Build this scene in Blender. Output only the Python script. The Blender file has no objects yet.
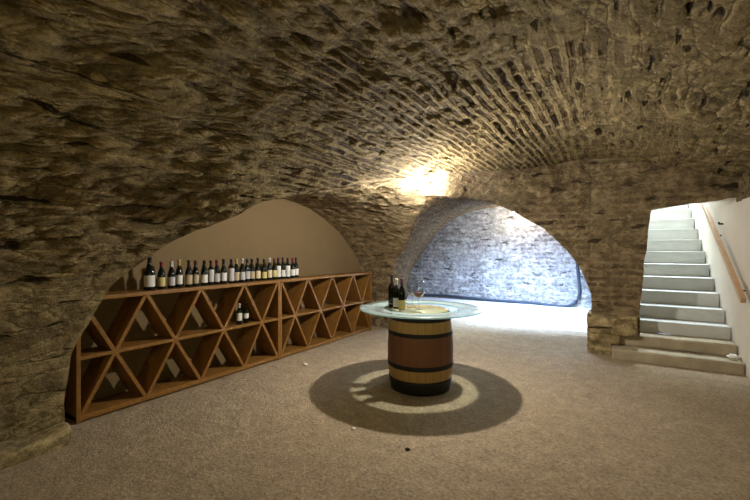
import bpy, bmesh, math, random
from mathutils import Vector, Matrix, noise as mnoise
random.seed(7)
SC = bpy.context.scene
COL = SC.collection
PI = math.pi

# ------------------------------------------------------------------ helpers
def link(o, parent=None):
    COL.objects.link(o)
    if parent is not None:
        o.parent = parent
    return o

def obj(name, bm, mat, parent=None, smooth=True, loc=None, rz=0.0):
    me = bpy.data.meshes.new(name)
    bm.to_mesh(me); bm.free()
    if mat is not None:
        for m in (mat if isinstance(mat, (list, tuple)) else [mat]):
            me.materials.append(m)
    if smooth:
        for p in me.polygons: p.use_smooth = True
    o = bpy.data.objects.new(name, me)
    if loc is not None: o.location = loc
    o.rotation_euler.z = rz
    return link(o, parent)

def tag(o, label=None, cat=None, group=None, kind=None):
    if label: o['label'] = label
    if cat: o['category'] = cat
    if group: o['group'] = group
    if kind: o['kind'] = kind
    return o

def thing(name, label, cat, loc=(0, 0, 0), rz=0.0, group=None):
    o = bpy.data.objects.new(name, None)
    o.empty_display_size = 0.1
    o.location = loc; o.rotation_euler.z = rz
    link(o)
    return tag(o, label, cat, group)

def dup(root, loc, rz, label, group=None):
    r = root.copy(); COL.objects.link(r)
    r.location = loc; r.rotation_euler.z = rz; r['label'] = label
    if group: r['group'] = group
    for ch in list(root.children):
        c = ch.copy(); COL.objects.link(c); c.parent = r
    return r

def box(bm, x0, x1, y0, y1, z0, z1, bev=0.0):
    vs = [bm.verts.new((x, y, z)) for x in (x0, x1) for y in (y0, y1) for z in (z0, z1)]
    idx = [(0, 1, 3, 2), (4, 6, 7, 5), (0, 4, 5, 1), (2, 3, 7, 6), (0, 2, 6, 4), (1, 5, 7, 3)]
    fs = [bm.faces.new([vs[i] for i in f]) for f in idx]
    if bev:
        es = list({e for f in fs for e in f.edges})
        bmesh.ops.bevel(bm, geom=es, offset=bev, segments=2, affect='EDGES', profile=0.6)
    return bm

def lathe(prof, seg=32, cap0=True, cap1=True, bm=None, cx=0, cy=0):
    bm = bm or bmesh.new()
    rings = []
    for r, z in prof:
        if r < 1e-5:
            rings.append([bm.verts.new((cx, cy, z))])
        else:
            rings.append([bm.verts.new((cx + r * math.cos(2 * PI * k / seg), cy + r * math.sin(2 * PI * k / seg), z)) for k in range(seg)])
    for a, b in zip(rings, rings[1:]):
        for k in range(seg):
            k2 = (k + 1) % seg
            if len(a) == 1 and len(b) == 1: continue
            if len(a) == 1: bm.faces.new((a[0], b[k2], b[k]))
            elif len(b) == 1: bm.faces.new((a[k], a[k2], b[0]))
            else: bm.faces.new((a[k], a[k2], b[k2], b[k]))
    if cap0 and len(rings[0]) > 1: bm.faces.new(list(reversed(rings[0])))
    if cap1 and len(rings[-1]) > 1: bm.faces.new(rings[-1])
    return bm

def tube(pts, r, seg=8):
    bm = bmesh.new(); pts = [Vector(p) for p in pts]; rings = []
    up = Vector((0, 0, 1))
    for i, p in enumerate(pts):
        d = (pts[min(i + 1, len(pts) - 1)] - pts[max(i - 1, 0)]).normalized()
        ref = up if abs(d.z) < 0.9 else Vector((1, 0, 0))
        s = d.cross(ref).normalized(); t = s.cross(d)
        rings.append([bm.verts.new(p + s * r * math.cos(2 * PI * k / seg) + t * r * math.sin(2 * PI * k / seg)) for k in range(seg)])
    for a, b in zip(rings, rings[1:]):
        for k in range(seg):
            bm.faces.new((a[k], a[(k + 1) % seg], b[(k + 1) % seg], b[k]))
    bm.faces.new(list(reversed(rings[0]))); bm.faces.new(rings[-1])
    bmesh.ops.recalc_face_normals(bm, faces=bm.faces)
    return bm

def catmull(pts, n):
    """smooth resampling of a polyline to n points, even in length"""
    P = [Vector(p) for p in pts]
    dense = []
    for i in range(len(P) - 1):
        p0, p1, p2, p3 = P[max(i - 1, 0)], P[i], P[i + 1], P[min(i + 2, len(P) - 1)]
        for k in range(24):
            t = k / 24
            dense.append(0.5 * ((2 * p1) + (p2 - p0) * t + (2 * p0 - 5 * p1 + 4 * p2 - p3) * t * t + (3 * p1 - p0 - 3 * p2 + p3) * t ** 3))
    dense.append(P[-1])
    return even(dense, n)

def even(dense, n):
    L = [0.0]
    for a, b in zip(dense, dense[1:]): L.append(L[-1] + (b - a).length)
    out = []; j = 0
    for k in range(n):
        s = L[-1] * k / (n - 1)
        while j < len(L) - 2 and L[j + 1] < s: j += 1
        d = L[j + 1] - L[j]
        f = 0 if d < 1e-9 else min(1, (s - L[j]) / d)
        out.append(dense[j].lerp(dense[j + 1], f))
    return out

def lin(pts, n): return even([Vector(p) for p in pts], n)

INSIDE = Vector((-1.5, 4.2, 1.2))
def lump_field(c):
    f = lambda q, s: mnoise.noise_vector(q * s)
    d = f(c, 1.0) * .030 + f(c + Vector((7, 1, 3)), 3.1) * .016 + f(c + Vector((2, 9, 4)), 8.0) * .010
    return d * min(1.0, max(0.0, c.z * 4))

def loft(name, A, B, nu, mat, inside=INSIDE, swap=False, v0=0.0, lump=0.0, kind='structure', curve_uv=None, fade='1111', hole=None):
    """ruled surface between two curves with as many points; UV in metres (u along the rulings, v along the curves)"""
    bm = bmesh.new(); uvl = bm.loops.layers.uv.new('UVMap')
    wl = bm.verts.layers.float.new('relief')          # relief fades out at the arrises so that neighbouring faces stay closed
    n = len(A); grid = []; uv = {}
    va = [0.0]
    for i in range(1, n):
        va.append(va[-1] + 0.5 * ((A[i] - A[i - 1]).length + (B[i] - B[i - 1]).length))
    for i in range(n):
        row = []
        for k in range(nu + 1):
            t = k / nu
            v = bm.verts.new(A[i].lerp(B[i], t))
            uv[v] = ((B[i] - A[i]).length * t, va[i] + v0) if not curve_uv else curve_uv(v.co)
            row.append(v)
        grid.append(row)
    for i in range(n - 1):
        for k in range(nu):
            q = [grid[i][k], grid[i + 1][k], grid[i + 1][k + 1], grid[i][k + 1]]
            if hole and hole((q[0].co + q[2].co) / 2): continue
            try: f = bm.faces.new(q)
            except ValueError: continue
            for l in f.loops:
                a = uv[l.vert]; l[uvl].uv = (a[1], a[0]) if swap else a
    bm.normal_update()
    s = sum(((inside - f.calc_center_median()).dot(f.normal)) * f.calc_area() for f in bm.faces)
    if s < 0: bmesh.ops.reverse_faces(bm, faces=bm.faces)
    bm.normal_update()
    for i in range(n):
        tot = max(1e-6, (B[i] - A[i]).length)
        for k in range(nu + 1):
            v = grid[i][k]
            dA = tot * k / nu if fade[0] == '1' else 9; dB = tot * (1 - k / nu) if fade[1] == '1' else 9
            vv = va[i] if fade[2] == '1' else 9; vw = va[-1] - va[i] if fade[3] == '1' else 9
            d = min(1, min(dA, dB, vv, vw) / .07)
            v[wl] = d * d * (3 - 2 * d)
    if lump:
        for v in bm.verts:
            v.co = v.co + lump_field(v.co)
    o = obj(name, bm, mat)
    return tag(o, kind=kind)

# ------------------------------------------------------------------ node helpers
class NT:
    def __init__(s, name):
        s.m = bpy.data.materials.new(name); s.m.use_nodes = True
        s.t = s.m.node_tree; s.t.nodes.clear()
        s.out = s.t.nodes.new('ShaderNodeOutputMaterial')
    def n(s, typ, **kw):
        nd = s.t.nodes.new(typ)
        for k, v in kw.items():
            if k.startswith('i_'):
                nd.inputs[k[2:].replace('_', ' ')].default_value = v
            else: setattr(nd, k, v)
        return nd
    def l(s, a, b): s.t.links.new(a, b)
    def math(s, op, a, b=None, clamp=False, c=None):
        nd = s.n('ShaderNodeMath', operation=op, use_clamp=clamp)
        for i, v in enumerate((a, b, c)):
            if v is None: continue
            if isinstance(v, (int, float)): nd.inputs[i].default_value = v
            else: s.l(v, nd.inputs[i])
        return nd.outputs[0]
    def mix(s, fac, a, b, blend='MIX'):
        nd = s.n('ShaderNodeMix', data_type='RGBA', blend_type=blend)
        for i, v in ((0, fac), (6, a), (7, b)):
            if isinstance(v, (int, float)): nd.inputs[i].default_value = v
            elif isinstance(v, (tuple, list)): nd.inputs[i].default_value = tuple(v) + ((1,) if len(v) == 3 else ())
            else: s.l(v, nd.inputs[i])
        return nd.outputs[2]
    def ramp(s, fac, stops, interp='LINEAR'):
        nd = s.n('ShaderNodeValToRGB'); cr = nd.color_ramp; cr.interpolation = interp
        while len(cr.elements) > 1: cr.elements.remove(cr.elements[0])
        for i, (p, c) in enumerate(stops):
            e = cr.elements[0] if i == 0 else cr.elements.new(p)
            e.position = p; e.color = (c, c, c, 1) if isinstance(c, (int, float)) else tuple(c) + (1,)
        s.l(fac, nd.inputs[0]); return nd.outputs[0]
    def noise(s, vec, scale, detail=4, rough=0.55, dist=0.0):
        nd = s.n('ShaderNodeTexNoise'); nd.inputs['Scale'].default_value = scale
        nd.inputs['Detail'].default_value = detail; nd.inputs['Roughness'].default_value = rough
        nd.inputs['Distortion'].default_value = dist
        if vec is not None: s.l(vec, nd.inputs['Vector'])
        return nd
    def principled(s, **kw):
        b = s.n('ShaderNodeBsdfPrincipled')
        for k, v in kw.items():
            k = k.replace('_', ' ')
            if isinstance(v, (int, float)): b.inputs[k].default_value = v
            elif isinstance(v, (tuple, list)): b.inputs[k].default_value = tuple(v) + ((1,) if len(v) == 3 else ())
            else: s.l(v, b.inputs[k])
        s.l(b.outputs[0], s.out.inputs[0]); return b
    def bump(s, h, strength=0.5, dist=0.01):
        nd = s.n('ShaderNodeBump'); nd.inputs['Strength'].default_value = strength; nd.inputs['Distance'].default_value = dist
        s.l(h, nd.inputs['Height']); return nd.outputs[0]

def masonry(name, brick=0.0, tint=(1, 1, 1), vc=None, vw=1.0, uc=None, uw=1.0, stone_sz=(0.55, 0.13), val=1.0, disp=0.035, brick_sz=(0.36, 0.15), smear=0.0, dark=1.0):
    """old rubble stone, thin dark bricks and smeared lime mortar"""
    t = NT(name)
    uvn = t.n('ShaderNodeTexCoord'); uv = uvn.outputs['UV']; ob = uvn.outputs['Object']
    n1 = t.noise(ob, 1.1, 3); n2 = t.noise(ob, 5.0, 3)
    def warp(a1, a2, anis=0.45):
        sub1 = t.n('ShaderNodeVectorMath', operation='SUBTRACT'); t.l(n1.outputs['Color'], sub1.inputs[0]); sub1.inputs[1].default_value = (.5, .5, .5)
        m1 = t.n('ShaderNodeVectorMath', operation='MULTIPLY'); t.l(sub1.outputs[0], m1.inputs[0]); m1.inputs[1].default_value = (a1, a1 * anis, 0)
        sub2 = t.n('ShaderNodeVectorMath', operation='SUBTRACT'); t.l(n2.outputs['Color'], sub2.inputs[0]); sub2.inputs[1].default_value = (.5, .5, .5)
        m2 = t.n('ShaderNodeVectorMath', operation='MULTIPLY'); t.l(sub2.outputs[0], m2.inputs[0]); m2.inputs[1].default_value = (a2, a2 * anis, 0)
        ad = t.n('ShaderNodeVectorMath', operation='ADD'); t.l(uv, ad.inputs[0]); t.l(m1.outputs[0], ad.inputs[1])
        ad2 = t.n('ShaderNodeVectorMath', operation='ADD'); t.l(ad.outputs[0], ad2.inputs[0]); t.l(m2.outputs[0], ad2.inputs[1])
        return ad2.outputs[0]
    wv = warp(0.22, 0.09, .60)
    wb = warp(0.14, 0.06, .40)
    ms = t.n('ShaderNodeMapping'); ms.inputs['Scale'].default_value = (1.8, 6.5, 1); t.l(wv, ms.inputs['Vector'])
    strata = t.noise(ms.outputs[0], 1.0, 6, .62).outputs[0]
    # bricks
    br = t.n('ShaderNodeTexBrick'); t.l(wb, br.inputs['Vector'])
    br.inputs['Scale'].default_value = 1.0; br.inputs['Brick Width'].default_value = brick_sz[0]; br.inputs['Row Height'].default_value = brick_sz[1]
    br.inputs['Mortar Size'].default_value = brick_sz[1] * 0.27; br.inputs['Mortar Smooth'].default_value = 0.35
    br.inputs['Color1'].default_value = (0, 0, 0, 1); br.inputs['Color2'].default_value = (1, 1, 1, 1); br.inputs['Mortar'].default_value = (.5, .5, .5, 1)
    bfac = br.outputs['Fac']; brand = br.outputs['Color']
    # rubble stones: flat cells
    mp = t.n('ShaderNodeMapping'); mp.inputs['Scale'].default_value = (1 / stone_sz[0], 1 / stone_sz[1], 1); t.l(wv, mp.inputs['Vector'])
    ve = t.n('ShaderNodeTexVoronoi', feature='DISTANCE_TO_EDGE'); t.l(mp.outputs[0], ve.inputs['Vector']); ve.inputs['Scale'].default_value = 1.0
    ve.inputs['Randomness'].default_value = 0.85
    vf = t.n('ShaderNodeTexVoronoi', feature='F1'); t.l(mp.outputs[0], vf.inputs['Vector']); vf.inputs['Scale'].default_value = 1.0
    vf.inputs['Randomness'].default_value = 0.85
    sx = t.n('ShaderNodeSeparateColor'); t.l(vf.outputs['Color'], sx.inputs[0]); crand = sx.outputs[0]
    edge = ve.outputs['Distance']
    # which part is brick
    su = t.n('ShaderNodeSeparateXYZ'); t.l(uv, su.inputs[0])
    n3 = t.noise(ob, 0.7, 4); n4 = t.noise(ob, 2.2, 6, 0.65); n5 = t.noise(ob, 9.0, 8, 0.7); n6 = t.noise(ob, 45.0, 4, 0.7)
    if vc is not None:
        d = t.math('ABSOLUTE', t.math('SUBTRACT', su.outputs[1], vc))
        w = t.math('SUBTRACT', 1.0, t.math('DIVIDE', d, vw), )
        if uc is not None:
            du = t.math('DIVIDE', t.math('SUBTRACT', su.outputs[0], uc), uw, clamp=False)
            w = t.math('ADD', w, t.math('MINIMUM', du, 0.6))
        w = t.math('ADD', t.math('MULTIPLY', w, 1.6), t.math('MULTIPLY', t.math('SUBTRACT', n3.outputs[0], 0.5), 3.0))
        bmask = t.math('MINIMUM', t.math('MAXIMUM', w, 0.0), 1.0)
        bmask = t.math('MULTIPLY', bmask, brick)
    else:
        bmask = t.math('MULTIPLY', t.ramp(n3.outputs[0], [(0.40, 0.0), (0.56, 1.0)]), brick)
    # heights
    h_br = t.math('ADD', t.math('MULTIPLY', bfac, 0.60), t.math('MULTIPLY', brand, 0.25))          # mortar ridges stand proud of worn bricks
    joint = t.ramp(edge, [(0.0, 0.15), (0.06, 0.45), (0.2, 0.8), (0.5, 1.0)])
    h_st = t.math('MULTIPLY', joint, t.math('ADD', 0.55, t.math('MULTIPLY', crand, 0.6)))
    def mixf(f, a, b):
        nd = t.n('ShaderNodeMix', data_type='FLOAT')
        for i, v in ((0, f), (2, a), (3, b)):
            if isinstance(v, (int, float)): nd.inputs[i].default_value = v
            else: t.l(v, nd.inputs[i])
        return nd.outputs[0]
    h = mixf(bmask, h_st, h_br)
    sm = t.ramp(t.math('ADD', n4.outputs[0], smear), [(0.47, 0.0), (0.60, 1.0)])                       # lime smeared over the joints
    calm = t.math('SUBTRACT', 1.0, t.math('MULTIPLY', bmask, .55))
    h = mixf(t.math('MULTIPLY', t.math('MULTIPLY', sm, calm), 0.72), h, t.math('ADD', 0.55, t.math('MULTIPLY', n5.outputs[0], 0.5)))
    h = t.math('ADD', h, t.math('ADD', t.math('MULTIPLY', t.math('SUBTRACT', n5.outputs[0], 0.5), 2.0), t.math('ADD', t.math('MULTIPLY', t.math('SUBTRACT', n4.outputs[0], 0.5), .6), t.math('MULTIPLY', t.math('SUBTRACT', strata, 0.5), t.math('MULTIPLY', calm, 1.3)))))
    h = t.math('ADD', h, t.math('MULTIPLY', t.math('SUBTRACT', n6.outputs[0], 0.5), 0.22))
    # colours
    def T(c): return tuple(max(0, x * k * val) for x, k in zip(c, tint))
    c_mort = t.mix(n5.outputs[0], T((.30, .235, .135)), T((.46, .375, .225)))
    c_brick = t.mix(brand, T((.075 * dark, .050 * dark, .030 * dark)), T((.20 * dark, .135 * dark, .080 * dark)))
    c_bz = t.mix(bfac, c_brick, c_mort)
    c_stone = t.mix(crand, T((.20, .150, .085)), T((.40, .325, .195)))
    c_stone = t.mix(t.ramp(n4.outputs[0], [(.3, 0.0), (.7, 1.0)]), c_stone, t.mix(crand, T((.26, .21, .115)), T((.34, .265, .155))))
    c_st = t.mix(t.math('MULTIPLY', t.ramp(edge, [(0.0, 1.0), (0.06, 0.0)]), t.ramp(n5.outputs[0], [(.42, 0.0), (.58, 1.0)])), c_stone, T((.06, .045, .026)))
    mj = t.math('MULTIPLY', t.ramp(edge, [(0.0, 0.0), (.03, 1.0), (.09, 1.0), (.14, 0.0)]), t.ramp(n5.outputs[0], [(.46, 0.0), (.54, 1.0)]))
    c_st = t.mix(t.math('MULTIPLY', mj, .8), c_st, T((.56, .46, .28)))
    c = t.mix(bmask, c_st, c_bz)
    c = t.mix(t.math('MULTIPLY', t.math('MULTIPLY', sm, calm), 0.62), c, c_mort)
    c = t.mix(t.math('MULTIPLY', t.ramp(n3.outputs[0], [(.35, 1.0), (.6, 0.0)]), 0.30), c, T((.17, .15, .075)))   # greenish age stains
    fine = t.ramp(n6.outputs[0], [(.25, .62), (.75, 1.25)])
    c = t.mix(0.8, c, fine, 'MULTIPLY')
    c = t.mix(0.8, c, t.ramp(n5.outputs[0], [(.32, .5), (.5, 1.0), (.68, 1.35)]), 'MULTIPLY')
    c = t.mix(0.75, c, t.ramp(strata, [(.30, .50), (.45, .9), (.65, 1.15)]), 'MULTIPLY')
    md = t.n('ShaderNodeMapping'); md.inputs['Scale'].default_value = (2.6, 9.5, 1); t.l(wv, md.inputs['Vector'])
    slit = t.ramp(t.noise(md.outputs[0], 1.0, 2, .5).outputs[0], [(.33, 1.0), (.38, 0.0)])
    c = t.mix(t.math('MULTIPLY', t.math('MULTIPLY', slit, calm), .95), c, T((.045, .034, .02)))
    mb = t.n('ShaderNodeMapping'); mb.inputs['Scale'].default_value = (2.4, 5.0, 1); t.l(wv, mb.inputs['Vector'])
    blob = t.ramp(t.noise(mb.outputs[0], 1.0, 8, .72).outputs[0], [(.55, 0.0), (.60, 1.0)])
    c = t.mix(t.math('MULTIPLY', t.math('MULTIPLY', blob, calm), .75), c, T((.56, .46, .27)))
    h = t.math('ADD', h, t.math('SUBTRACT', t.math('MULTIPLY', t.math('MULTIPLY', blob, calm), .35), t.math('MULTIPLY', t.math('MULTIPLY', slit, calm), .7)))
    t.principled(Base_Color=c, Roughness=0.95, Specular_IOR_Level=0.12)
    dn = t.n('ShaderNodeDisplacement'); dn.inputs['Scale'].default_value = disp; dn.inputs['Midlevel'].default_value = 0.6
    at = t.n('ShaderNodeAttribute', attribute_name='relief'); t.l(t.math('MULTIPLY', at.outputs['Fac'], disp), dn.inputs['Scale'])
    t.l(h, dn.inputs['Height']); t.l(dn.outputs[0], t.out.inputs['Displacement'])
    t.m.displacement_method = 'BOTH'
    return t.m

def plaster(name, col, var=0.15, bump=0.25, sc=3.0):
    t = NT(name); ob = t.n('ShaderNodeTexCoord').outputs['Object']
    a = t.noise(ob, sc, 5); b = t.noise(ob, 30, 5)
    c = t.mix(a.outputs[0], tuple(x * (1 - var) for x in col), tuple(min(1, x * (1 + var)) for x in col))
    h = t.math('ADD', a.outputs[0], t.math('MULTIPLY', b.outputs[0], 0.3))
    t.principled(Base_Color=c, Roughness=0.9, Specular_IOR_Level=0.2, Normal=t.bump(h, bump, 0.03))
    return t.m

def earth(name):
    t = NT(name); ob = t.n('ShaderNodeTexCoord').outputs['Object']
    a = t.noise(ob, 0.8, 4); b = t.noise(ob, 6, 6, .65); g = t.noise(ob, 40, 6, .8); s = t.noise(ob, 130, 2)
    c = t.mix(a.outputs[0], (.42, .32, .20), (.52, .405, .26))
    c = t.mix(t.ramp(b.outputs[0], [(.35, 0.0), (.65, 1.0)]), t.mix(0.5, c, (.27, .21, .135)), c)
    c = t.mix(0.9, c, t.ramp(g.outputs[0], [(.32, .40), (.5, 1.0), (.68, 1.45)]), 'MULTIPLY')
    c = t.mix(t.ramp(s.outputs[0], [(.66, 0.0), (.74, .6)]), c, (.10, .075, .045))
    h = t.math('ADD', t.math('MULTIPLY', b.outputs[0], 1.2), t.math('ADD', t.math('MULTIPLY', g.outputs[0], .7), t.math('MULTIPLY', s.outputs[0], .2)))
    t.principled(Base_Color=c, Roughness=0.97, Specular_IOR_Level=0.1, Normal=t.bump(h, 0.9, 0.04))
    return t.m

def wood(name, c0, c1, scale=(1, 1, 12), rough=0.5):
    t = NT(name); ob = t.n('ShaderNodeTexCoord').outputs['Object']
    mp = t.n('ShaderNodeMapping'); mp.inputs['Scale'].default_value = scale; t.l(ob, mp.inputs['Vector'])
    a = t.noise(mp.outputs[0], 3.0, 6, .6, 0.6); b = t.noise(mp.outputs[0], 14, 4, .7)
    c = t.mix(t.ramp(a.outputs[0], [(.3, 0.0), (.7, 1.0)]), c0, c1)
    c = t.mix(.5, c, t.ramp(b.outputs[0], [(.3, .7), (.7, 1.15)]), 'MULTIPLY')
    t.principled(Base_Color=c, Roughness=rough, Specular_IOR_Level=0.3, Normal=t.bump(b.outputs[0], .15, .005))
    return t.m

def plain(name, col, rough=0.5, metal=0.0, spec=0.5, coat=0.0, grain=0.12):
    t = NT(name); ob = t.n('ShaderNodeTexCoord').outputs['Object']
    a = t.noise(ob, 25, 4)
    c = t.mix(a.outputs[0], tuple(x * (1 - grain) for x in col), tuple(min(1, x * (1 + grain)) for x in col))
    t.principled(Base_Color=c, Roughness=rough, Metallic=metal, Specular_IOR_Level=spec, Coat_Weight=coat)
    return t.m

def stave_material(name):
    """oak staves with thin seams; the belly is wine-stained"""
    t = NT(name); tc = t.n('ShaderNodeTexCoord'); ob = tc.outputs['Object']
    s = t.n('ShaderNodeSeparateXYZ'); t.l(ob, s.inputs[0])
    ang = t.math('MULTIPLY', t.math('ARCTAN2', s.outputs[1], s.outputs[0]), 26 / (2 * PI))
    fr = t.math('FRACT', t.math('ADD', ang, 100.0)); idx = t.math('FLOOR', t.math('ADD', ang, 100.0))
    seam = t.math('ABSOLUTE', t.math('SUBTRACT', fr, 0.5))
    wn = t.n('ShaderNodeTexWhiteNoise', noise_dimensions='1D'); t.l(idx, wn.inputs['W'])
    mp = t.n('ShaderNodeMapping'); mp.inputs['Scale'].default_value = (14, 14, 1.5); t.l(ob, mp.inputs['Vector'])
    g = t.noise(mp.outputs[0], 3, 6, .65)
    pale = t.mix(g.outputs[0], (.32, .19, .062), (.49, .315, .115))
    red = t.mix(g.outputs[0], (.15, .066, .034), (.235, .108, .055))
    nz = t.noise(ob, 6, 3)
    z = t.math('ADD', s.outputs[2], t.math('MULTIPLY', t.math('SUBTRACT', nz.outputs[0], .5), .02))
    belly = t.math('MULTIPLY', t.math('GREATER_THAN', z, .300), t.math('LESS_THAN', z, .660))
    c = t.mix(belly, pale, red)
    c = t.mix(.35, c, t.ramp(wn.outputs[0], [(0, .6), (1, 1.2)]), 'MULTIPLY')
    c = t.mix(t.math('GREATER_THAN', seam, 0.482), c, (.09, .05, .028))
    t.principled(Base_Color=c, Roughness=.6, Specular_IOR_Level=.3, Normal=t.bump(g.outputs[0], .2, .004))
    return t.m

def frosted(name):
    t = NT(name)
    d = t.n('ShaderNodeBsdfDiffuse'); d.inputs[0].default_value = (.34, .43, .41, 1)
    tr = t.n('ShaderNodeBsdfTranslucent'); tr.inputs[0].default_value = (.42, .54, .49, 1)
    g = t.n('ShaderNodeBsdfGlossy'); g.inputs['Roughness'].default_value = .25; g.inputs[0].default_value = (.9, .95, .95, 1)
    m1 = t.n('ShaderNodeMixShader'); m1.inputs[0].default_value = .35; t.l(d.outputs[0], m1.inputs[1]); t.l(tr.outputs[0], m1.inputs[2])
    fr = t.n('ShaderNodeFresnel'); fr.inputs[0].default_value = 1.35
    m2 = t.n('ShaderNodeMixShader'); t.l(fr.outputs[0], m2.inputs[0]); t.l(m1.outputs[0], m2.inputs[1]); t.l(g.outputs[0], m2.inputs[2])
    tp = t.n('ShaderNodeBsdfTransparent'); tp.inputs[0].default_value = (.9, .97, .94, 1)
    m3 = t.n('ShaderNodeMixShader'); m3.inputs[0].default_value = .28; t.l(m2.outputs[0], m3.inputs[1]); t.l(tp.outputs[0], m3.inputs[2])
    t.l(m3.outputs[0], t.out.inputs[0]); return t.m

def clear(name, tint=(.95, .98, .96), refl=1.0):
    """thin clear glass: passes light, mirrors at the rim"""
    t = NT(name)
    a = t.n('ShaderNodeBsdfTransparent'); a.inputs[0].default_value = tuple(tint) + (1,)
    g = t.n('ShaderNodeBsdfGlossy'); g.inputs['Roughness'].default_value = .03; g.inputs[0].default_value = (1, 1, 1, 1)
    lw = t.n('ShaderNodeLayerWeight'); lw.inputs[0].default_value = .35
    f = t.math('ADD', t.math('MULTIPLY', t.math('POWER', lw.outputs['Facing'], 1.8), .75 * refl), .03)
    m = t.n('ShaderNodeMixShader'); t.l(f, m.inputs[0]); t.l(a.outputs[0], m.inputs[1]); t.l(g.outputs[0], m.inputs[2])
    t.l(m.outputs[0], t.out.inputs[0]); return t.m

def glow(name, col, s):
    t = NT(name); e = t.n('ShaderNodeEmission'); e.inputs[0].default_value = tuple(col) + (1,); e.inputs[1].default_value = s
    t.l(e.outputs[0], t.out.inputs[0]); return t.m

M_vault = masonry('vault_masonry', brick=1.0, vc=4.7, vw=1.65, uc=6.1, uw=1.8, brick_sz=(.5, .104), tint=(1.0, .93, .76), smear=0.02, val=.56, stone_sz=(.5, .14), disp=.034, dark=.8)
M_niche = masonry('niche_masonry', brick=.35, smear=.03, tint=(1.0, .91, .84), disp=.025, stone_sz=(.5, .11), val=.75)
M_end = masonry('end_wall_masonry', brick=.55, smear=.03, tint=(1.0, .91, .84), disp=.022, stone_sz=(.42, .095), brick_sz=(.34, .10), val=.62)
M_pass = masonry('passage_masonry', brick=.8, smear=.0, tint=(1.0, .82, .66), disp=.03, stone_sz=(.5, .12), val=.40)
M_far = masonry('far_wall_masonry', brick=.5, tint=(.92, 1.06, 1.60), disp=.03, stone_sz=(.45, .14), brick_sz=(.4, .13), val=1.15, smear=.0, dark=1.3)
M_foot = masonry('footing_stone', brick=0.0, tint=(1.0, .95, .80), val=.8, disp=.012, stone_sz=(1.6, .6), smear=.06)
M_nicheplaster = plaster('ochre_plaster', (.185, .127, .060), .08, .12)
M_white = plaster('white_plaster', (.72, .66, .57), .10, .25, 2.0)
M_earth = earth('beaten_earth')
M_pave = plaster('pale_paving', (.60, .58, .56), .12, .3)
M_wood = wood('oiled_pine', (.165, .075, .014), (.28, .135, .028), (1, 10, 10), .45)
M_woodd = wood('oiled_pine_slats', (.155, .070, .013), (.26, .122, .025), (10, 3, 3), .45)
M_rail = wood('varnished_beech', (.52, .31, .16), (.64, .42, .24), (8, 1, 8), .4)
M_stave = stave_material('barrel_staves')
M_iron = plain('blackened_iron', (.018, .018, .019), .55, .4, .4)
M_head = wood('pale_oak_head', (.36, .28, .19), (.46, .37, .26), (12, 1, 1), .55)
M_frost = frosted('frosted_glass'); M_clear = clear('clear_glass', (.93, .985, .96), .5)
M_crystal = clear('crystal', (.90, .91, .92), 1.3)
M_wine = plain('red_wine', (.10, .018, .016), .1, 0, .5)
M_bglass = plain('dark_bottle_glass', (.004, .006, .003), .10, 0, .35, 0)
M_bglassb = plain('brown_black_bottle_glass', (.006, .004, .003), .10, 0, .35, 0)
M_lab = {k: plain('label_' + k, c, .75, 0, .2, grain=.08) for k, c in dict(white=(.66, .64, .58), cream=(.62, .53, .33), yellow=(.58, .48, .20), grey=(.48, .46, .44), tan=(.44, .35, .22)).items()}
M_cap = {k: plain('capsule_' + k, c, .35, 0, .5) for k, c in dict(black=(.012, .011, .011), red=(.16, .012, .014), silver=(.50, .47, .44), gold=(.42, .31, .12), cream=(.58, .50, .33), burgundy=(.07, .010, .016)).items()}
M_step = plaster('worn_concrete_step', (.50, .50, .46), .16, .4, 4.0)
M_stepold = plaster('worn_limestone_step', (.36, .30, .20), .42, .6, 5.0)
M_hose = plain('black_rubber', (.02, .03, .04), .6)
M_scrap = plain('white_paper', (.75, .72, .66), .8)
M_peb = plain('pebble_stone', (.42, .37, .30), .85)

# ------------------------------------------------------------------ key curves (metres; x to the right, y away along the vault)
prof_pts = [(-4.06, 0, 0), (-4.04, 0, .5), (-3.99, 0, .95), (-3.84, 0, 1.38), (-3.25, 0, 1.80), (-2.58, 0, 2.11), (-2.1, 0, 2.408), (-1.55, 0, 2.71),
            (-.85, 0, 2.98), (-.3, 0, 3.03), (.226, 0, 2.91), (.80, 0, 2.74), (1.43, 0, 2.52), (2.3, 0, 2.06), (3.1, 0, 1.35), (3.55, 0, .6), (3.65, 0, 0)]
PROF = catmull(prof_pts, 340)
NAL = 2.64                                     # the near half is a little narrower
NA, NB, NZ, NC = 2.8, 1.88, .53, 4.15         # side niche arch: half width, rise, springing, centre
WALL = 7.10
e_right = [(-2.1, 4.10), (-1.9, 4.45), (-1.68, 5.25), (-1.28, 6.22), (-.86, 6.82), (-.43, 7.03), (.10, 7.085), (.40, WALL), (3.7, WALL)]
def yE(p):
    if p.x < -2.1:
        s = (p.z - NZ) / NB
        low = .10 * min(1.0, max(0.0, (.95 - p.z) / .55))
        if p.z < NZ: return NC - NAL - low
        return NC - low - .13 * math.exp(-((p.z - 2.03) / .08) ** 2) - NAL * math.sqrt(max(0.0, 1 - min(1, s) ** 2))
    for a, b in zip(e_right, e_right[1:]):
        if a[0] <= p.x <= b[0]:
            f = (p.x - a[0]) / (b[0] - a[0]); return a[1] + (b[1] - a[1]) * f
    return WALL
BACKY = -4.0
A = [Vector((p.x, BACKY, p.z)) for p in PROF]
B = [Vector((p.x, yE(p), p.z)) for p in PROF]
loft('ceiling', A, B, 420, M_vault, inside=Vector((-.8, 1.5, 1.0)), lump=.05)
# back wall behind the viewpoint
loft('wall_back', [Vector((p.x, BACKY, p.z + .05)) for p in PROF[::8]], [Vector((p.x, BACKY, 0)) for p in PROF[::8]], 20, M_niche, lump=1)

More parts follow.
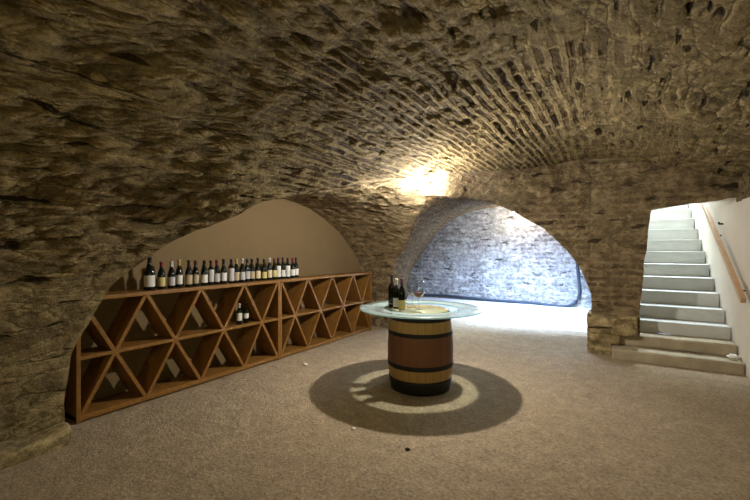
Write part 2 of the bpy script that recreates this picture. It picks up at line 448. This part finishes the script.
iap = max(i for i, p in enumerate(PROF) if p.x <= -2.1)
APEX = B[iap]
# niche: near half, ruled straight back to the plaster wall
NX = -4.66
nl = B[:iap + 1]
loft('wall_niche_near', nl, [Vector((NX, b.y, b.z)) for b in nl], 40, M_niche, inside=Vector((-4.3, 4.15, .9)), lump=.015)
# niche: far half, from the plaster wall's arch to the fold of the pier
R = [Vector((NX, APEX.y, APEX.z))] + [Vector((NX, NC + NA * math.sin(k / 40 * PI / 2 * .999), NZ + (NB + .045) * math.cos(k / 40 * PI / 2))) for k in range(41)] + [Vector((NX, NC + NA, 0))]
FOLD = [tuple(APEX), (-2.16, 4.62, 2.30), (-2.65, 5.42, 2.14), (-3.12, 6.07, 1.86), (-3.42, 6.42, 1.62), (-3.80, 6.74, 1.36), (-3.86, 6.82, .9), (-3.86, 6.84, 0)]
N2 = 130
FOLDc = catmull(FOLD, 600)
kf = min(range(600), key=lambda k: (FOLDc[k] - Vector(FOLD[1])).length)
Rc = even(R, N2); Fc = even(FOLDc, N2)
loft('wall_niche_far', Rc, Fc, 110, M_niche, inside=Vector((-4.0, 4.4, 1.0)), lump=.04)
# plaster wall at the back of the niche
Rtop = R[2:]
Rfull = [Vector((NX, b.y, b.z)) for b in nl] + Rtop
Rfull = even(Rfull, 160)
loft('wall_left', [r.copy() for r in Rfull], [Vector((NX, r.y, -.02)) for r in Rfull], 8, M_nicheplaster, inside=Vector((-2, 4.15, .9)), lump=1)

# opening of the passage: crown by the lamp, right leg down the pier
G = [(-2.16, 4.62, 2.30), (-1.98, 4.92, 2.31), (-1.91, 5.66, 2.36), (-1.78, 6.32, 2.35), (-1.48, 6.75, 2.22), (-1.08, 7.02, 1.93), (-.72, WALL, 1.55), (-.53, WALL, 1.22), (-.43, WALL, .9)]
i0 = iap; i1 = max(i for i, p in enumerate(PROF) if p.x <= -.43)
ET = [Vector((b.x, b.y, b.z)) for b in B[i0:i1 + 1]] + [Vector((-.43, 7.03, B[i1].z))]
NW = 150
Ec = even(ET, NW); Gc = even(FOLDc[:kf + 1] + catmull([tuple(FOLDc[kf])] + G[1:], 300)[1:], NW)
loft('wall_end_arch', Ec, Gc, 60, M_end, inside=Vector((-1.5, 3.0, 1.6)), curve_uv=lambda c: (c.x + .5 * c.y, c.z), lump=.02, fade='1110')
# pier between passage and stairs
Etop = lambda x: min(PROF, key=lambda p: abs(p.x - x)).z
jamb = [(.226, WALL, 0), (.235, WALL, .6), (.26, WALL, 1.2), (.315, WALL, 1.80), (.362, WALL, 2.14), (.385, WALL, 2.20)]
PL = lin([(-.43, WALL, 0), (-.43, WALL, .9), (-.465, WALL + .002, 1.3), tuple(Ec[-1] + Vector((-.05, .003, 0))), tuple(Ec[-1] + Vector((-.05, .003, .2)))], 110)
PRt = lin(jamb + [(.385, WALL, Etop(.385)), (.385, WALL, Etop(.385) + .2)], 110)
loft('wall_end_pier', PL, PRt, 36, M_end, inside=Vector((-.2, 3, 1)), curve_uv=lambda c: (c.x + .5 * c.y, c.z), lump=.015, fade='0000')
LB = lin([(.37, WALL, 2.20), (.7, WALL, 2.255), (1.2, WALL, 2.30), (1.6, WALL, 2.31), (2.6, WALL, 2.30)], 90)
LT = [Vector((p.x, WALL, max(p.z + .05, Etop(p.x) + .2))) for p in LB]
loft('wall_end_lintel', LB, LT, 20, M_end, inside=Vector((-.2, 3, 1)), curve_uv=lambda c: (c.x + .5 * c.y, c.z), lump=.012, fade='1001')
# right part of the end wall beyond the stairs
RB = [Vector((1.41 + k * .04, WALL, 0)) for k in range(56)]
loft('wall_right', RB, [Vector((p.x, WALL, max(.05, Etop(p.x) + .05))) for p in RB], 40, M_end, inside=Vector((-.2, 3, 1)), curve_uv=lambda c: (c.x + .5 * c.y, c.z), lump=1)

# passage beyond the arch, flaring to the far wall
FARY = 12.2
front = list(reversed(FOLDc[kf:])) + catmull([tuple(FOLDc[kf])] + G[1:], 300)[1:] + lin([(-.43, WALL, .9), (-.43, WALL, 0)], 24)[1:]
NQ = 220
Qf = even(front, NQ)
Kb = catmull([(-6.35, FARY, 0), (-6.32, FARY, .5), (-6.1, FARY, 1.04), (-5.3, FARY, 2.12), (-4.45, FARY, 2.70), (-3.17, FARY, 2.95), (-1.6, FARY, 2.95), (-.5, FARY, 2.5), (-.05, FARY, 1.9), (.12, FARY, 1.0), (.12, FARY, 0)], NQ)
ADDED_WELL = (-1.95, -.50, 7.95, 9.7)                      # added well, out of view, cut through the passage crown to let blue light in
loft('ceiling_passage', Qf, Kb, 130, M_pass, inside=Vector((-2.5, 9, 1.2)), lump=1, hole=lambda c: ADDED_WELL[0] < c.x < ADDED_WELL[1] and ADDED_WELL[2] < c.y < ADDED_WELL[3] and c.z > 1.5)
bm = bmesh.new(); a, b, c, d = ADDED_WELL[0] - .04, ADDED_WELL[1] + .04, ADDED_WELL[2] - .04, ADDED_WELL[3] + .04
cs = [(a, c), (b, c), (b, d), (a, d)]
def vault_z(x, y):
    best = None
    for a_, b_ in zip(Qf, Kb):
        p_ = a_.lerp(b_, (y - a_.y) / (b_.y - a_.y))
        if p_.z > 1.2 and (best is None or abs(p_.x - x) < abs(best.x - x)): best = p_
    return best.z
for k in range(4):
    p, q = cs[k], cs[(k + 1) % 4]; pr = None
    for m in range(13):
        x = p[0] + (q[0] - p[0]) * m / 12; y = p[1] + (q[1] - p[1]) * m / 12
        w = (bm.verts.new((x, y, vault_z(x, y) - .01)), bm.verts.new((x, y, 4.2)))
        if pr: bm.faces.new((pr[0], w[0], w[1], pr[1]))
        pr = w
tag(obj('added_well_shaft', bm, M_white), kind='structure')  # shaft walls of the added well, hidden from the camera
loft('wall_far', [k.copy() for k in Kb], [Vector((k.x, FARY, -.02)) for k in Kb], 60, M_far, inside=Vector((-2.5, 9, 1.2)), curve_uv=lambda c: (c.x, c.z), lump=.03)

# floors
def floor_patch(name, x0, x1, y0, y1, step, mat, amp, z=0.0):
    bm = bmesh.new(); nx = int((x1 - x0) / step); ny = int((y1 - y0) / step); g = []
    for i in range(nx + 1):
        r = []
        for j in range(ny + 1):
            x = x0 + (x1 - x0) * i / nx; y = y0 + (y1 - y0) * j / ny
            d = mnoise.noise(Vector((x * 1.3, y * 1.3, 3))) * .5 + mnoise.noise(Vector((x * 4, y * 4, 8))) * .3 + mnoise.noise(Vector((x * 11, y * 11, 1))) * .2
            r.append(bm.verts.new((x, y, z + d * amp - amp * .4)))
        g.append(r)
    for i in range(nx):
        for j in range(ny):
            bm.faces.new((g[i][j], g[i + 1][j], g[i + 1][j + 1], g[i][j + 1]))
    return tag(obj(name, bm, mat), kind='structure')
floor_patch('floor', -4.8, 3.8, BACKY - .1, 8.6, .05, M_earth, .014)
floor_patch('floor_passage', -6.6, .3, 8.6, FARY + .1, .10, M_pave, .010, .004)

# stair well
SX0, S_RUN, S_Y = .20, .33, 6.76
S_Z = [.145, .315, .50, .70, .915, 1.135, 1.35, 1.575, 1.80, 2.02, 2.24, 2.46] + [2.46 + .22 * k for k in range(1, 7)]
def SXR(y): return 1.34 - .031 * (y - 7.0)        # right wall of the stairs, slightly closing in
JY = 7.62
loft('trim_1', lin(jamb, 50), [p + Vector((-.02, JY - WALL, 0)) for p in lin(jamb, 50)], 24, M_white, inside=Vector((.9, 7.3, 1)), lump=1)
loft('ceiling_lintel', LB, [p + Vector((0, JY - WALL, .02)) for p in LB], 14, M_white, inside=Vector((.9, 7.3, 1)), lump=1)
TOPY = 13.2
loft('wall_stairs_left', [Vector((.18, JY - .02, -.1)), Vector((.18, TOPY, -.1))], [Vector((.20, JY - .02, 3.2)), Vector((.20, TOPY, 6.9))], 20, M_white, inside=Vector((.9, 9, 1.5)))
loft('wall_stairs_right', [Vector((SXR(7.11), 7.11, -.1)), Vector((SXR(TOPY), TOPY, -.1))], [Vector((SXR(7.11), 7.11, 3.0)), Vector((SXR(TOPY), TOPY, 6.9))], 20, M_white, inside=Vector((.7, 9, 1.5)))
loft('wall_stairs_jamb', [Vector((SXR(6.40), 6.40, -.1)), Vector((SXR(7.12), 7.12, -.1))], [Vector((SXR(6.40), 6.40, 2.27)), Vector((SXR(7.12), 7.12, 2.27))], 12, M_white, inside=Vector((.7, 6.8, 1.5)))
loft('ceiling_stairs', [Vector((.0, JY, 2.33)), Vector((0, 9.1, 3.3))], [Vector((2.6, JY, 2.33)), Vector((2.6, 9.1, 3.3))], 10, M_white, inside=Vector((.9, 8.4, 1.5)))
loft('wall_stairs_end', [Vector((.1, TOPY, -.1)), Vector((1.5, TOPY, -.1))], [Vector((.1, TOPY, 6.9)), Vector((1.5, TOPY, 6.9))], 10, M_white, inside=Vector((.9, 9, 1.5)))

stairs = thing('stone_staircase', 'worn grey staircase rising through the opening at the right of the room', 'staircase', (0, S_Y, 0))
for n in range(1, 19):
    x0 = SX0 + .02; y0 = (n - 1) * S_RUN; x1 = SXR(S_Y + y0 + S_RUN) - .004
    if n == 1: x0 = -.13
    if n == 2: x0 = -.05
    y1 = y0 + S_RUN + (.06 if n < 18 else .3); zt = S_Z[n - 1]
    bm = bmesh.new(); box(bm, x0, x1, y0, y1, S_Z[n - 2] if n > 1 else -.03, zt - .002, .012 if n > 2 else .03)
    bmesh.ops.subdivide_edges(bm, edges=[e for e in bm.edges if e.calc_length() > .5], cuts=24, use_grid_fill=True)
    am = .012 if n < 3 else .004
    for v in bm.verts:
        c = v.co * 5 + Vector((n * 3.1, 0, 0)); v.co += Vector((mnoise.noise(c) * am * .5, mnoise.noise(c + Vector((5, 5, 5))) * am, mnoise.noise(c + Vector((9, 2, 5))) * am * .5 * (1 if n > 2 else 1.6)))
    obj('step', bm, M_stepold if n < 3 else M_step, stairs, smooth=False)

# handrail
rail = thing('handrail', 'square wooden handrail fixed to the pale wall beside the stairs', 'handrail', (1.262, 6.47, .975))
sd = Vector((-.07, 2.23, 1.41)).normalized(); sxv = sd.cross(Vector((0, 0, 1))).normalized(); su = sxv.cross(sd)
bm = bmesh.new(); box(bm, -.026, .026, 0, 5.2, -.036, .036, .006)
bmesh.ops.transform(bm, matrix=Matrix((sxv, sd, su)).transposed().to_4x4(), verts=bm.verts)
obj('rail', bm, M_rail, rail, smooth=False)
for k in (.35, 1.75, 3.2, 4.6):
    p = sd * k
    bm = tube([p + su * -.03, p + Vector((.02, 0, -.085)), p + Vector((.085, 0, -.085))], .010)
    obj('bracket', bm, M_iron, rail)
hook = tag(obj('wall_hook', tube([(1.31, 7.9, 2.0), (1.265, 7.9, 2.0), (1.258, 7.9, 2.03)], .014), M_iron), 'small dark metal hook in the pale wall above the wooden handrail', 'hook')

# footing stones
def rough_block(name, x0, x1, y0, y1, z0, z1, mat, amp=.02, cuts=14, bev=.03):
    bm = bmesh.new(); uvl = bm.loops.layers.uv.new('UVMap'); wl = bm.verts.layers.float.new('relief')
    box(bm, x0, x1, y0, y1, z0, z1, bev)
    bmesh.ops.subdivide_edges(bm, edges=[e for e in bm.edges if e.calc_length() > .2], cuts=cuts, use_grid_fill=True)
    for v in bm.verts:
        c = v.co * 4; v.co += Vector((mnoise.noise(c), mnoise.noise(c + Vector((4, 4, 4))), mnoise.noise(c + Vector((8, 8, 1))))) * amp
    for v in bm.verts: v[wl] = 1.0
    for f in bm.faces:
        for l in f.loops:
            c = l.vert.co; l[uvl].uv = (c.x + c.y, c.z)
    return tag(obj(name, bm, mat), kind='structure')
rough_block('trim_2', -4.3, -3.83, .45, 1.40, -.06, .11, M_foot, .03)
rough_block('trim_3', -4.3, -3.82, -1.3, .43, -.06, .10, M_foot, .03)
rough_block('trim_4', -.47, .20, 6.98, 7.5, .30, .60, M_foot, .012)
rough_block('trim_9', 1.335, 1.8, 6.41, 7.2, 2.255, 2.75, M_end, .012)
rough_block('trim_8', 1.385, 1.8, 6.42, 7.2, -.05, 2.26, M_end, .010, 18)
rough_block('trim_5', -.47, -.12, 6.97, 7.5, -.05, .16, M_foot, .012)
rough_block('trim_6', -.47, -.02, 6.985, 7.5, .15, .31, M_foot, .012)

# ------------------------------------------------------------------ wine racks
RX0, RX1, RH = -4.56, -4.24, 1.16
def make_rack(y0, n, w, label):
    r = thing('wine_rack', label, 'wine rack', ((RX0 + RX1) / 2, y0, 0), group='pine lattice wine racks')
    L = n * w; hx = (RX1 - RX0) / 2; th = .036
    bm = bmesh.new(); box(bm, -hx, hx + .015, 0, L, RH - .038, RH, .004); obj('top_board', bm, M_wood, r, False)
    bm = bmesh.new(); box(bm, -hx, hx, -.0, L, .012, .060, .004); obj('bottom_board', bm, M_wood, r, False)
    for y in (0, L - .036):
        bm = bmesh.new(); box(bm, -hx, hx + .004, y, y + .036, .0, RH - .038, .004); obj('side_panel', bm, M_woodd, r, False)
    zb, zt = .060, RH - .038; zm = (zb + zt) / 2
    bm = bmesh.new(); box(bm, -hx, hx - .001, .036, L - .036, zm - .017, zm + .017, .004); obj('middle_shelf', bm, M_wood, r, False)
    for k in range(n):
        a, b = k * w + .012, (k + 1) * w - .012
        if k == 0: a += .03
        if k == n - 1: b -= .03
        for (ya, yb) in ((a, b), (b, a)):
            d = Vector((0, yb - ya, zt - zb)); l = d.length; d.normalize(); nn = Vector((0, -d.z, d.y))
            bm = bmesh.new(); box(bm, -hx, hx - .002 - (.001 if ya > yb else 0), 0, l, -.018, .018, .003)
            bmesh.ops.transform(bm, matrix=Matrix((Vector((1, 0, 0)), d, nn)).transposed().to_4x4(), verts=bm.verts)
            bmesh.ops.translate(bm, verts=bm.verts, vec=(0, ya, zb))
            obj('diagonal_board', bm, M_woodd, r, False)
    return r
make_rack(1.56, 4, .632, 'pine lattice wine rack at the left, under the row of bottles')
make_rack(4.09, 4, .617, 'pine lattice wine rack farther back, ending beside the stone pier')

# ------------------------------------------------------------------ bottles
def bottle(name, h, r, labcol, capcol, label, loc, group=None, tall=False, slope=False, glass=None, lab0=.16, lab1=.45, rz=0.0):
    o = thing(name, label, 'wine bottle', loc, rz, group)
    sh = .50 if slope else .60
    p = [(0, .006), (r * .9, 0), (r, .012), (r, h * sh)]
    if slope: p += [(r * .93, h * .57), (r * .74, h * .65), (r * .52, h * .72), (r * .40, h * .78)]
    else: p += [(r * .95, h * .64), (r * .75, h * .69), (r * .48, h * .725), (r * .39, h * .76)]
    p += [(r * .37, h * .93), (r * .44, h * .94), (r * .44, h * .975), (r * .36, h * .985), (0, h * .985)]
    obj('glass_body', lathe(p, 28, False, False), glass or M_bglass, o)
    rn = r * .37 + .0012
    c = [(rn + .0003, h * .80), (rn, h * .93), (r * .46 + .001, h * .935), (r * .46 + .001, h * .985), (r * .40, h * 1.0), (0, h * 1.0)]
    obj('capsule', lathe(c, 24, False, False), M_cap[capcol], o)
    bm = bmesh.new(); rr = r + .0008; z0, z1 = h * lab0, h * (.62 if tall else lab1)
    if slope: z1 = min(z1, h * .5)
    ar = 1.25; pv = None; th0 = math.atan2(-loc[1], -loc[0]) - rz
    for k in range(19):
        a = th0 - ar + 2 * ar * k / 18
        q = (bm.verts.new((rr * math.cos(a), rr * math.sin(a), z0)), bm.verts.new((rr * math.cos(a), rr * math.sin(a), z1)))
        if pv: bm.faces.new((pv[0], q[0], q[1], pv[1]))
        pv = q
    obj('paper_label', bm, M_lab[labcol], o)
    # printed lines on the paper
    return o
ordn = ['first', 'second', 'third', 'fourth', 'fifth', 'sixth', 'seventh', 'eighth', 'ninth', 'tenth', 'eleventh', 'twelfth', 'thirteenth', 'fourteenth', 'fifteenth', 'sixteenth',
        'seventeenth', 'eighteenth', 'nineteenth', 'twentieth', 'twenty-first', 'twenty-second', 'twenty-third', 'rightmost']
YS = [2.30, 2.43, 2.55, 2.64, 2.75, 2.85, 2.96, 3.06, 3.14, 3.24, 3.35, 3.44, 3.53, 3.62, 3.71, 3.81, 3.93, 4.03, 4.12, 4.20, 4.30, 4.40, 4.49, 4.59]
SPEC = ['m white black', 's yellow red', 's grey silver', 's white gold', 's tan black', 's tan burgundy', 's white black', 't grey burgundy', 's grey red', 's white black', 't grey black', 's tan gold',
        's grey silver', 's grey black', 's tan black', 's cream black', 's yellow black', 's cream silver', 's yellow burgundy', 't white burgundy', 's white black', 't white burgundy', 's white red', 's white black']
CAPW = dict(black='black', red='red', silver='silver', gold='gold', cream='cream', burgundy='dark red')
for i, (y, sp) in enumerate(zip(YS, SPEC)):
    k, lc, cc = sp.split()
    h = .37 if k == 'm' else random.uniform(.308, .328); r = .056 if k == 'm' else random.uniform(.0395, .0425)
    if k == 'm': lb = 'big dark magnum bottle standing leftmost on top of the wooden wine rack'
    else: lb = 'dark wine bottle, %s label, %s capsule, %s from left on the rack top' % (lc, CAPW[cc], ordn[i])
    if i == 23: lb = 'dark wine bottle, white label, black capsule, rightmost on the rack top'
    bottle('wine_bottle', h, r, lc, cc, lb, (-4.39 + random.uniform(-.012, .012), y, RH), 'wine bottles in a row on the racks', tall=(k == 't'), slope=(k != 't'),
           lab0=random.uniform(.10, .14), lab1=random.uniform(.40, .46))
bottle('wine_bottle', .275, .037, 'white', 'silver', 'wine bottle with tall white label inside the rack cell, left of two', (-4.33, 3.44, .591 + .017), 'wine bottles inside the rack', lab0=.18, lab1=.55)
bottle('wine_bottle', .265, .036, 'white', 'black', 'wine bottle with short white label inside the rack cell, right of two', (-4.34, 3.56, .591 + .017), 'wine bottles inside the rack', lab0=.24, lab1=.5)

# ------------------------------------------------------------------ barrel table
TX, TY = -2.01, 4.17
bar = thing('wine_barrel', 'oak wine barrel with black hoops standing upright as a table base', 'barrel', (TX, TY, 0))
def br_r(z):
    f = (z - .44) / .46; return .382 - .047 * f * f
zs = [.0 + .03 * k for k in range(31)]
prof = [(br_r(z), z) for z in zs if z <= .895]
prof = prof + [(br_r(.906), .906), (br_r(.906) - .025, .906), (br_r(.906) - .028, .878)]
obj('staves', lathe(prof, 104, True, True), M_stave, bar)
obj('barrel_head', lathe([(.305, .8785), (.305, .888), (0, .888)], 64, False, False), M_head, bar)
for z0, z1 in ((.0, .150), (.272, .322), (.636, .678), (.800, .902)):
    o_ = [(br_r(z0) - .002, z0 + .001), (br_r(z0) + .005, z0 + .001)] + [(br_r(z0 + (z1 - z0) * k / 4) + .005, z0 + (z1 - z0) * k / 4) for k in range(1, 4)] + [(br_r(z1) + .005, z1), (br_r(z1) - .002, z1)]
    obj('hoop', lathe(o_, 72, False, False), M_iron, bar)
GZ = .908
R_IN, R_OUT = .44, .715
gt = thing('glass_tabletop', 'round frosted glass tabletop with clear centre lying on the barrel', 'tabletop', (TX, TY, GZ))
ring = [(R_IN, 0), (R_OUT - .003, 0), (R_OUT, .003), (R_OUT, .012), (R_OUT - .003, .015), (R_IN, .015), (R_IN, 0)]
obj('frosted_ring', lathe(ring, 120, False, False), M_frost, gt)
obj('clear_centre', lathe([(0, .001), (R_IN - .0005, .001), (R_IN - .0005, .0145), (0, .0145)], 96, False, False), M_clear, gt)
TZ = GZ + .015
bottle('wine_bottle', .385, .042, 'tan', 'black', 'tall black wine bottle standing behind the others on the glass table', (-2.315, 4.03, TZ), 'bottles on the barrel table', slope=False, glass=M_bglassb, lab0=.10, lab1=.12)
bottle('wine_bottle', .345, .040, 'white', 'cream', 'dark bottle with cream capsule and white label on the glass table', (-2.21, 3.955, TZ), 'bottles on the barrel table', lab0=.06, lab1=.36)
bottle('wine_bottle', .355, .0405, 'yellow', 'burgundy', 'dark bottle with yellow label, nearest the glasses on the glass table', (-2.10, 3.885, TZ), 'bottles on the barrel table', slope=True, lab0=.03, lab1=.32)

def wine_glass(label, loc, s, wine):
    o = thing('wine_glass', label, 'wine glass', loc, 0, 'glasses on the barrel table')
    b = [(.012, .105), (.032, .116), (.048, .140), (.053, .165), (.050, .200), (.042, .240), (.036, .268), (.0345, .268), (.0405, .240), (.0485, .200), (.0515, .165), (.0465, .141), (.031, .118), (0, .108)]
    obj('bowl', lathe([(r * s, z * s) for r, z in b], 36, True, False), M_crystal, o)
    st = [(.038, 0), (.038, .002), (.015, .006), (.005, .014), (.0042, .06), (.005, .098), (.012, .105)]
    obj('stem_and_foot', lathe([(r * s, z * s) for r, z in st], 28, True, True), M_crystal, o)
    if wine:
        w = [(0, .1085), (.030, .1185), (.0455, .1415), (.0500, .156), (0, .156)]
        obj('wine', lathe([(r * s * .985, z * s) for r, z in w], 30, False, False), M_wine, o)
    return o
wine_glass('large empty wine glass beside the bottles on the glass table', (-2.079, 4.105, TZ), 1.42, False)
wine_glass('large wine glass holding some red wine on the glass table', (-1.957, 4.025, TZ), 1.25, True)

# ------------------------------------------------------------------ small things
hp = [(-5.9, 12.1, .06), (-5.0, 12.11, .10), (-4.0, 12.1, .07), (-3.0, 12.1, .05), (-2.2, 12.09, .06), (-1.7, 12.08, .02), (-1.3, 12.08, .03), (-1.08, 12.09, .16), (-.98, 12.11, .45), (-1.02, 12.13, .9), (-1.05, 12.13, 1.5), (-1.0, 12.13, 2.1)]
tag(obj('hose', tube(catmull(hp, 90), .04), M_hose), 'dark hose running along the foot of the far stone wall', 'hose')
def crumple(name, label, cat, loc, s, mat, seed):
    bm = bmesh.new(); bmesh.ops.create_icosphere(bm, subdivisions=3, radius=1)
    for v in bm.verts:
        d = 1 + .45 * mnoise.noise(v.co * 1.6 + Vector((seed, 0, 0)))
        v.co = Vector((v.co.x * s[0] * d, v.co.y * s[1] * d, v.co.z * s[2] * d + s[2] * .6))
    return tag(obj(name, bm, mat, loc=loc), label, cat)
crumple('paper_scrap', 'white paper scrap lying on the earth floor in front of the rack', 'scrap', (-3.72, 4.06, 0), (.035, .025, .018), M_scrap, 1)
crumple('paper_scrap', 'small white scrap on the floor at the edge of the table shadow', 'scrap', (-2.02, 2.83, 0), (.022, .016, .012), M_scrap, 3)
crumple('pebble', 'small dark pebble on the floor in front of the barrel', 'pebble', (-1.45, 2.78, 0), (.018, .014, .010), M_iron, 5)
crumple('paper_scrap', 'crumpled whitish scrap at the right end of the lowest step', 'scrap', (1.25, 6.92, .168), (.06, .04, .03), M_scrap, 8)

# ------------------------------------------------------------------ lamps
M_bulb = glow('lit_bulb', (1.0, .86, .66), 60.0); M_bulbd = glow('lit_bulb_cool', (1.0, .95, .9), 60.0)
def lamp(label, loc, mount, watts, col, radius=.035, spot=None, bulb=M_bulb):
    o = thing('ceiling_lamp', label, 'lamp', loc)
    up = (Vector(mount) - Vector(loc))
    obj('bulb', lathe([(0, -.04), (.022, -.032), (.030, -.012), (.026, .008), (.014, .022), (0, .022)], 20, False, False), bulb, o)
    obj('socket', lathe([(.016, .022), (.02, .026), (.02, .06), (.012, .065), (0, .065)], 20, True, False), M_scrap, o)
    obj('stem', tube([(0, 0, .06), tuple(up * .6 + Vector((0, 0, .03))), tuple(up)], .006), M_scrap, o)
    d = bpy.data.lights.new('lamp_light', 'POINT'); d.energy = watts; d.color = col; d.shadow_soft_size = radius
    l = bpy.data.objects.new('lamp_light', d); l.location = (0, 0, -.075); l.parent = o; COL.objects.link(l)
    return o
WARM = (1.0, .955, .90)
lamp('lit lamp hanging where the vaults meet above the barrel table', (-1.93, 4.28, 2.35), (-2.03, 4.33, 2.50), 130, WARM)
lamp('lit lamp on the vault behind the viewpoint, left side', (-.9, -2.8, 2.5), (-.9, -2.8, 2.9), 48, (1.0, .87, .51), radius=.2)
lamp('lit lamp on the vault behind the viewpoint, right side', (2.0, -.6, 1.95), (2.15, -.6, 2.25), 36, (1.0, .93, .48), radius=.2)
lamp('lit lamp under the crown of the passage beyond the arch', (-2.6, 11.5, 2.72), (-2.6, 11.6, 2.98), 60, (1.0, .96, .92), bulb=M_bulbd)

def area(name, loc, target, sx, sy, watts, col):
    d = bpy.data.lights.new(name, 'AREA'); d.shape = 'RECTANGLE'; d.size = sx; d.size_y = sy; d.energy = watts; d.color = col
    o = bpy.data.objects.new(name, d); o.location = loc
    o.rotation_euler = (Vector(target) - Vector(loc)).to_track_quat('-Z', 'Y').to_euler(); COL.objects.link(o)
    return o
# daylight: through the added, unseen well over the passage and down the open stair well
area('added_well_light', (-1.22, 8.75, 3.6), (-2.6, 12.0, .6), 1.3, 1.6, 780, (.36, .56, 1.0)).data.spread = math.radians(120)  # lamp in the added well, put in to brighten the far wall and floor
area('stairwell_daylight', (.75, 11.2, 6.7), (.75, 10.2, 1.5), 1.0, 3.0, 900, (.72, .87, 1.0))

W = bpy.data.worlds.new('daylight'); SC.world = W; W.use_nodes = True
bg = W.node_tree.nodes['Background']; bg.inputs[0].default_value = (.62, .75, 1.0, 1); bg.inputs[1].default_value = .7

# ------------------------------------------------------------------ camera
cd = bpy.data.cameras.new('camera'); cam = bpy.data.objects.new('camera', cd); COL.objects.link(cam)
cd.sensor_width = 36; cd.lens = 390 / 750 * 36; cd.clip_start = .05
cam.location = (0, 0, 1.6); cam.rotation_euler = (PI / 2, 0, math.atan2(.535, .845))
SC.camera = cam
vs = SC.view_settings; vs.view_transform = 'Standard'; vs.look = 'None'; vs.exposure = 1.0; vs.gamma = 1.0
vs.use_curve_mapping = False
try: SC.cycles.use_denoising = True
except Exception: pass
SC.cycles.max_bounces = 10; SC.cycles.transparent_max_bounces = 16; SC.cycles.sample_clamp_indirect = 4.0
